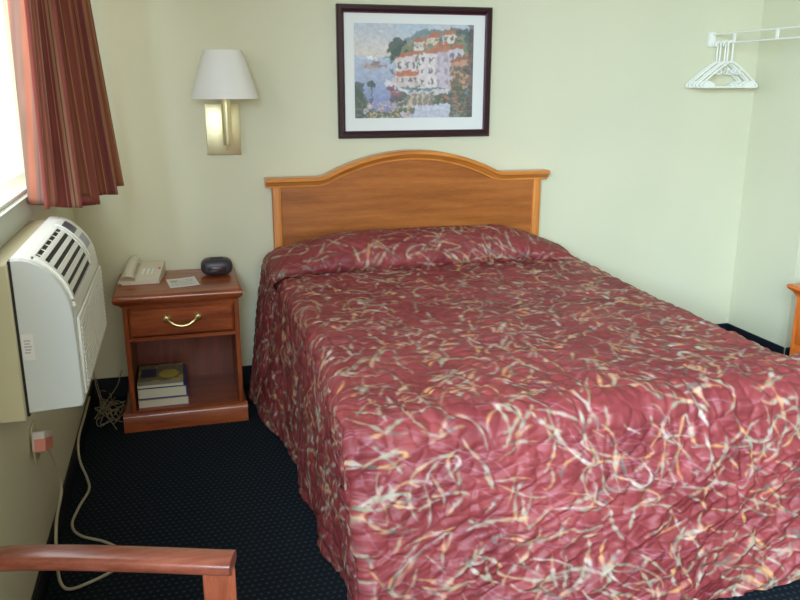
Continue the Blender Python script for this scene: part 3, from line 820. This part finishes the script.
strip(sl, g0 - .03, g0 + .02, gy0 - .02, gy1 + .02, -.002, .006); strip(sl, g1 - .02, g1 + .06, gy0 - .02, gy1 + .02, -.002, .006)
strip(sl, g0, g1, gy0 - .02, gy0, -.002, .006, 14); strip(sl, g0, g1, gy1, gy1 + .02, -.002, .006, 14)
sl.build('grille_frame', M['acwhite'], grille)
for i in range(5):
    t_ = g0 + (g1 - g0) * (i + 1) / 6 - .012; s_ = MB(); strip(s_, t_ - .028, t_ + .03, gy0, gy1, -.001, .005, 3); s_.build('louver', M['acwhite'], grille)
for i in range(6):
    vn = MB(); strip(vn, g0, g0 + .11, gy0 + .03 + i * .065, gy0 + .036 + i * .065, .0, .003, 3); vn.build('vane', M['acwhite'], grille)
cpn = MB(); strip(cpn, .16, .8, -1.30, -1.165, -.002, .004, 12); cpn = cpn.build('control_panel', M['acwhite'], ac)
c_ = MB(); strip(c_, .24, .42, -1.295, -1.215, .003, .0055); c_.build('display', M['display'], cpn)
c_ = MB(); strip(c_, .5, .68, -1.29, -1.2, .003, .0052); c_.build('button_pad', M['greylabel'], cpn)
fp = MB().box(.199, .206, AY0 + .03, AY1 - .02, .69, .895, .003, 1)
for i in range(14): fp.box(.205, .2085, AY0 + .05, AY1 - .03, .705 + i * .0128, .711 + i * .0128)
fp.build('front_panel', M['acwhite'], ac)
MB().box(.074, .101, AY0 - .001, AY0 + .003, .803, .869).build('rating_label', M['paper'], ac, smooth=False)
lb = MB()
for i in range(5): lb.box(.079 + .0008 * (i % 2), .092 + .002 * (i % 3), AY0 - .0016, AY0, .82 + i * .0075, .8235 + i * .0075)
lb.build('label_print', M['greylabel'], ac, smooth=False)
MB().box(.064, .071, AY0 + .004, AY1 - .004, .655, 1.048).build('shadow_gap', M['black'], ac, smooth=False)  # black strip painting in the shadow gap between sleeve and case
MB().box(.001, .065, AY0 - .005, AY1 + .005, .645, 1.043, .004, 1).build('wall_sleeve', M['beige'], ac)['label'] = 'beige metal wall sleeve behind the unit'

# ------------------------------------------------------------------ curtain
NU, NV = 900, 60
cu, cv = np.meshgrid(np.linspace(0, 1, NU), np.linspace(0, 1, NV))     # cu 0 near the camera .. 1 towards the back wall, cv 0 top
zt, zb = 2.2, 1.09 - .035 * cu + .012 * np.sin(cu * 21) - .02 * (cu > .42) * (cu < .5)
k = np.clip(cv, 0, 1.2)
x0, y0 = .072 - .02 * k, -1.14 - .11 * k
x1, y1 = .138 + .06 * k ** 1.2, -.50 + .02 * k
amp = (.03 + .034 * k)
ph_ = cu * 2 * PI * 5.2 + .9 * np.sin(cu * 9) + .35 * k
bx, by = x0 + (x1 - x0) * cu, y0 + (y1 - y0) * cu
dn = np.stack([y1 - y0, -(x1 - x0)], -1); dn /= np.linalg.norm(dn, axis=-1, keepdims=True)
env = np.minimum(1, np.minimum(cu, 1 - cu) * 8 + .55)
off = amp * (np.sin(ph_) + .35 * np.sin(ph_ * 2.3 + 1)) * env
Pcu = np.stack([bx + dn[..., 0] * off, by + dn[..., 1] * off, zt + (zb - zt) * cv], -1)
Pcu[..., 0] = np.maximum(Pcu[..., 0], .018)
st = 92 * cu + 10 * np.minimum(cu, .12) / .12; fr_ = st - np.floor(st); cell = np.floor(st).astype(int)
pal = [(150, 78, 72), (168, 108, 84), (122, 52, 66), (182, 136, 106), (152, 84, 76), (116, 102, 94), (164, 100, 80), (130, 56, 70), (172, 118, 92), (128, 112, 100), (154, 82, 78)]
cc = np.array([cl(*c) for c in pal])[(cell * 7 + cell // 5) % len(pal)]
thin = ((fr_ > .42) & (fr_ < .56))[..., None]
cc = np.where(thin & ((cell % 3) == 0)[..., None], cl(206, 168, 120), cc); cc = np.where(thin & ((cell % 3) == 1)[..., None], cl(84, 70, 74), cc)
cc = (cc * .7 + cl(156, 90, 66) * .3) * .88; cc = cc * (.88 + .24 * vnoise(cu * 300, cv * 14, 91)[..., None])
tag(grid_obj('curtain', [(Pcu, cc)], M['curtain'], thickness=.0025), 'rust and burgundy striped drape gathered at the right side of the window', 'curtain')
rd = empty('curtain_rod', (.1, -2.8, 2.215), 'slim white curtain rod mounted over the window', 'curtain rod')
MB().tube([(.115, -2.45, 2.215), (.115, -.42, 2.215)], .009, 10).build('pole', M['white'], rd)
for y in (-2.4, -.44): MB().box(0, .12, y - .01, y + .01, 2.205, 2.225).build('bracket', M['white'], rd)

# ------------------------------------------------------------------ wire clothes rail + hangers
RX, RZ0, RZ1 = 3.2, 1.655, 1.701
rail = empty('clothes_rail', (RX, -.6, RZ0), 'white wire ladder clothes rail fixed to the back wall near the corner', 'clothes rail')
rl = MB(); rl.tube([(RX, -.012, RZ1), (RX, -1.2, RZ1)], .0042, 8); rl.build('top_wire', M['hanger'], rail)
rl = MB(); rl.tube([(RX, -.012, RZ0), (RX, -1.2, RZ0)], .0042, 8); rl.build('bottom_wire', M['hanger'], rail)
for i in range(4): MB().box(RX - .004, RX + .004, -.209 - i * .305, -.191 - i * .305, RZ0 - .002, RZ1 + .002, .002, 1).build('tie', M['hanger'], rail)
MB().box(RX - .018, RX + .018, -.03, -.001, RZ0 - .014, RZ1 + .012, .005, 2).build('wall_bracket', M['hanger'], rail)
MB().tube([(RX, -1.19, RZ0), (RX, -1.19, ZC)], .007, 8).build('drop_rod', M['hanger'], rail)

def hanger_parts(root):
    t = .0052; hw = .166; by = -.218; m_ = MB()
    hook = [(-.031, 0, -.016)] + [(-.0145 - .0145 * math.cos(a), 0, -.006 + .0145 * math.sin(a)) for a in [PI * i / 10 for i in range(11)]] + [(0, 0, -.04), (0, 0, -.098)]
    o0 = Vector(root.location)
    W = lambda p: tuple(Vector(p) + o0)
    m_.tube([W(p) for p in hook], .0046, 8, up=(0, 1, 0)); m_.build('hook', M['hanger'], root)
    m_ = MB()
    ring = spline([(-.012, 0, -.095), (-.05, 0, -.117), (-.115, 0, -.165), (-hw + .008, 0, -.2), (-hw, 0, -.212), (-hw + .01, 0, by), (-.09, 0, by), (.09, 0, by), (hw - .01, 0, by), (hw, 0, -.212), (hw - .008, 0, -.2), (.115, 0, -.165), (.05, 0, -.117), (.012, 0, -.095)], 5)
    m_.tube([W(p) for p in ring], t, 8, closed=True, up=(0, 1, 0))
    m_.build('body', M['hanger'], root)
    for s in (-1, 1):
        c = Vector((s * .118, 0, -.208)) + o0
        MB().prism([(c.x - .034, c.z - .012), (c.x + .034, c.z - .012), (c.x + .03, c.z + .006), (c.x, c.z + .02), (c.x - .02 , c.z + .02), (c.x - .034, c.z + .004)] if s < 0 else
                   [(c.x + .034, c.z - .012), (c.x - .034, c.z - .012), (c.x - .03, c.z + .006), (c.x, c.z + .02), (c.x + .02, c.z + .02), (c.x + .034, c.z + .004)], lambda a, b, d: (a, d, b), c.y - .0045, c.y + .0045).build('corner_web', M['hanger'], root, angle=20)
        k = spline([(s * .062, 0, -.126), (s * .052, 0, -.145), (s * .066, 0, -.153), (s * .08, 0, -.153)], 5)
        MB().tube([W(p) for p in k], .0042, 6, up=(0, 1, 0)).build('strap_notch', M['hanger'], root)
h0 = empty('coat_hanger', (RX + .0145, -.055, RZ0), 'white plastic coat hanger nearest the back wall on the wire rail', 'coat hanger', 'hangers on the wire rail')
hanger_parts(h0)
lbls = ['white plastic coat hanger second from the back wall on the wire rail', 'white plastic coat hanger in the middle of the bunch on the rail',
        'white plastic coat hanger just behind the frontmost one on the rail', 'frontmost white plastic coat hanger on the wire rail, farthest from the wall']
for i, (dy, dx, rz) in enumerate(((-.03, -.004, .01), (-.06, .003, -.012), (-.09, -.003, .01), (-.12, .002, .0))):
    r_ = h0.copy(); C.objects.link(r_); r_.location = (RX + .0145 + dx, -.055 + dy, RZ0); r_.rotation_euler.z = rz; r_['label'] = lbls[i]
    for ch in h0.children:
        c_ = ch.copy(); C.objects.link(c_); c_.parent = r_

# ------------------------------------------------------------------ low dresser at the right
dx0, dx1, dy0, dy1, dh = 3.13, 3.62, -1.95, -.875, .57
ds = empty('dresser', ((dx0 + dx1) / 2, (dy0 + dy1) / 2, 0), 'low orange wood dresser with moulded top standing right of the bed', 'dresser')
MB().box(dx0 + .02, dx1, dy0 + .02, dy1 - .02, .05, dh - .05, .003, 1).build('carcass', M['orange'], ds)
tp = MB(); prf = [(.018, dh - .055), (.015, dh - .045), (.006, dh - .032), (-.008, dh - .022), (-.014, dh - .012), (-.012, dh - .003), (-.004, dh)]
rings = [[tp.bm.verts.new(v) for v in ((dx0 + i, dy0 + i, z), (dx1, dy0 + i, z), (dx1, dy1 - i, z), (dx0 + i, dy1 - i, z))] for i, z in prf]
for A_, B_ in zip(rings, rings[1:]):
    for k in range(4): tp.bm.faces.new((A_[k], A_[(k + 1) % 4], B_[(k + 1) % 4], B_[k]))
tp.bm.faces.new(rings[0][::-1]); tp.bm.faces.new(rings[-1]); tp.build('moulded_top', M['orange'], ds, angle=35)
MB().box(dx0 + .008, dx1, dy0 + .008, dy1 - .008, 0, .07, .006).build('plinth', M['orange'], ds)
for i in range(2):
    for j in range(2):
        ya = dy0 + .05 + i * .495; za = .09 + j * .21
        d_ = MB().box(dx0 + .008, dx0 + .03, ya, ya + .475, za, za + .19, .005).build('drawer', M['orange'], ds)
        yc = ya + .2375; zc = za + .1
        MB().tube(spline([(dx0 + .01, yc - .05, zc), (dx0 - .012, yc - .045, zc - .004), (dx0 - .018, yc, zc - .022), (dx0 - .012, yc + .045, zc - .004), (dx0 + .01, yc + .05, zc)], 6), .005, 8).build('handle', M['brassdull'], d_)

# ------------------------------------------------------------------ cords
pc = empty('power_cord', (.03, -1.35, .0), 'cream power cord from the wall plug looping over the carpet edge', 'power cord')
pts = [(.035, -1.42, .40), (.037, -1.37, .33), (.036, -1.315, .255), (.034, -1.305, .19), (.03, -1.42, .15), (.036, -1.52, .06), (.06, -1.57, .012), (.13, -1.55, .009), (.21, -1.48, .008), (.205, -1.40, .008), (.15, -1.33, .008), (.07, -1.27, .008), (.035, -1.19, .008), (.045, -1.07, .008), (.066, -.95, .008), (.05, -.85, .008), (.018, -.76, .045), (.013, -.70, .103), (.012, -.5, .105), (.012, -.25, .105)]
MB().tube(spline(pts, 10), .0048, 8).build('cord', M['cord'], pc)
plg = MB(); rot = Matrix.Rotation(-.35, 3, 'X')
plg.box(.006, .042, -1.505, -1.375, .405, .465, .006, 2, rot); pl_o = plg.build('plug', M['plug'], pc)
MB().box(.012, .0432, -1.5085, -1.385, .408, .445, .001, 1, rot).build('warning_label', M['redlabel'], pl_o)
MB().box(.0, .007, -1.475, -1.405, .375, .49, .003, 1).build('outlet_plate', M['beige'], pc)

wb = MB(); random.seed(5)
def loop(pts, r_=.0022): wb.tube(spline(pts, 6), r_, 6)
for i in range(7):
    cx, cy = .085 + random.uniform(-.03, .03), -.25 + random.uniform(-.07, .07); a0 = random.random() * 6; a = a0
    pts = []
    for k in range(6):
        a += random.choice((.6, 2.4, 2.9)); rr = random.uniform(.03, .13)
        pts.append((min(.148, max(.02, cx + rr * .6 * math.cos(a))), cy + rr * 1.3 * math.sin(a), .006 + random.uniform(0, .05)))
    loop(pts)
loop([(.014, -.06, .2), (.03, -.12, .1), (.07, -.25, .03), (.13, -.42, .01)]); loop([(.02, -.02, .11), (.05, -.16, .07), (.1, -.3, .03), (.14, -.36, .02)])
loop([(.14, -.05, .15), (.12, -.12, .1), (.08, -.22, .07), (.03, -.3, .02)])
tag(wb.build('wire_tangle', M['wire']), 'tangle of thin cream wires heaped on the carpet left of the nightstand', 'wires')

# ------------------------------------------------------------------ armchair in the foreground (mostly below the frame)
chr_ = empty('armchair', (.33, -2.78, 0), 'reddish wooden armchair with rounded armrest in the near left corner', 'armchair')
def arm(yo, nm):
    top_ = [(-.02, .575), (.0, .605), (.045, .635), (.10, .654), (.16, .660), (.25, .662), (.38, .660), (.515, .656)]
    pth = spline([(x, yo - (x - .1) * .30 * (1 if yo > -2.7 else -1), z - .0125) for x, z in top_], 6)
    m_ = MB(); pr_ = [(.028 * math.copysign(abs(math.cos(a)) ** .7, math.cos(a)), .0155 * math.copysign(abs(math.sin(a)) ** .7, math.sin(a))) for a in [2 * PI * i / 20 for i in range(20)]]
    fr_ = []
    for i in range(len(pth)):
        t_ = (pth[min(i + 1, len(pth) - 1)] - pth[max(i - 1, 0)]).normalized(); s_ = Vector((-t_.y, t_.x, 0)).normalized(); fr_.append((s_, t_.cross(s_)))
    m_.sweep(pth, fr_, pr_); m_.build('armrest', M['chairwood'], chr_, angle=50)
    yp = yo - .39 * .30 * (1 if yo > -2.7 else -1)
    return yp
for yo in (-2.425, -3.15):
    yp = arm(yo, '')
    MB().box(.462, .518, yp - .016, yp + .016, 0, .635, .004).build('leg', M['chairwood_up'], chr_)
    yb = yo - .03 if yo > -2.7 else yo + .03
    MB().tube([(.03, yb, 0), (.06, yb, .3), (.055, yb, .45), (.0, yb, .64), (-.0, yb, .7)], [.018, .022, .022, .019, .016], 4, up=(1, 0, 0)).build('leg', M['chairwood_up'], chr_)
chr_.location.x += .0
MB().box(.07, .5, -3.08, -2.5, .40, .47, .025, 3).build('seat', M['seatfab'], chr_)
MB().box(.05, .5, -3.11, -2.455, .36, .40, .004).build('seat_rail', M['chairwood'], chr_)
MB().box(.012, .042, -3.11, -2.455, .60, .70, .01).build('backrest', M['seatfab'], chr_)

# ------------------------------------------------------------------ light
wd = bpy.data.worlds.new('overcast'); S.world = wd; wd.use_nodes = True
bg = wd.node_tree.nodes['Background']; bg.inputs['Color'].default_value = (.93, .97, 1, 1); bg.inputs['Strength'].default_value = 1.5
def area(name, loc, target, sx, sy, power, col, spread=180):
    L = bpy.data.lights.new(name, 'AREA'); L.shape = 'RECTANGLE'; L.size = sx; L.size_y = sy; L.energy = power; L.color = col; L.spread = math.radians(spread)
    o = bpy.data.objects.new(name, L); C.objects.link(o); o.location = loc
    o.rotation_euler = (Vector(target) - Vector(loc)).to_track_quat('-Z', 'Y').to_euler(); return o
area('window_light_left', (-.3, -1.55, 1.7), (2.4, -1.2, .3), 1.3, .9, 16, (.92, .97, 1))
area('rear_fill_light', (.8, YF - .3, 1.75), (2.3, -.3, .3), 1.45, 1.2, 39, (1, .95, .84), 150)  # weak warm fill added behind the camera, outside the unseen rear window
area('window_sky_beam', (-.2, -4.45, 1.85), (3.2, -.35, .1), 1.3, .9, 84, (.64, .87, 1.1), 80)

# ------------------------------------------------------------------ camera (solved from the photograph's vanishing points)
cam = bpy.data.cameras.new('camera'); co = bpy.data.objects.new('camera', cam); C.objects.link(co)
Rv, Uv, Fv = Vector((.96462978, -.2636084, 0)), Vector((.0690203, .25256798, .9651143)), Vector((.25441224, .93097799, -.26182892))
mw = Matrix((Rv, Uv, -Fv)).transposed().to_4x4(); mw.translation = (.47459, -3.80628, 1.45169)
co.matrix_world = mw
cam.sensor_width = 36; cam.lens = 795.584 / 800 * 36; cam.clip_start = .05
S.camera = co
S.view_settings.view_transform = 'Standard'; S.view_settings.look = 'None'; S.view_settings.exposure = 0
S.cycles.use_denoising = True
S.cycles.max_bounces = 8; S.cycles.diffuse_bounces = 5
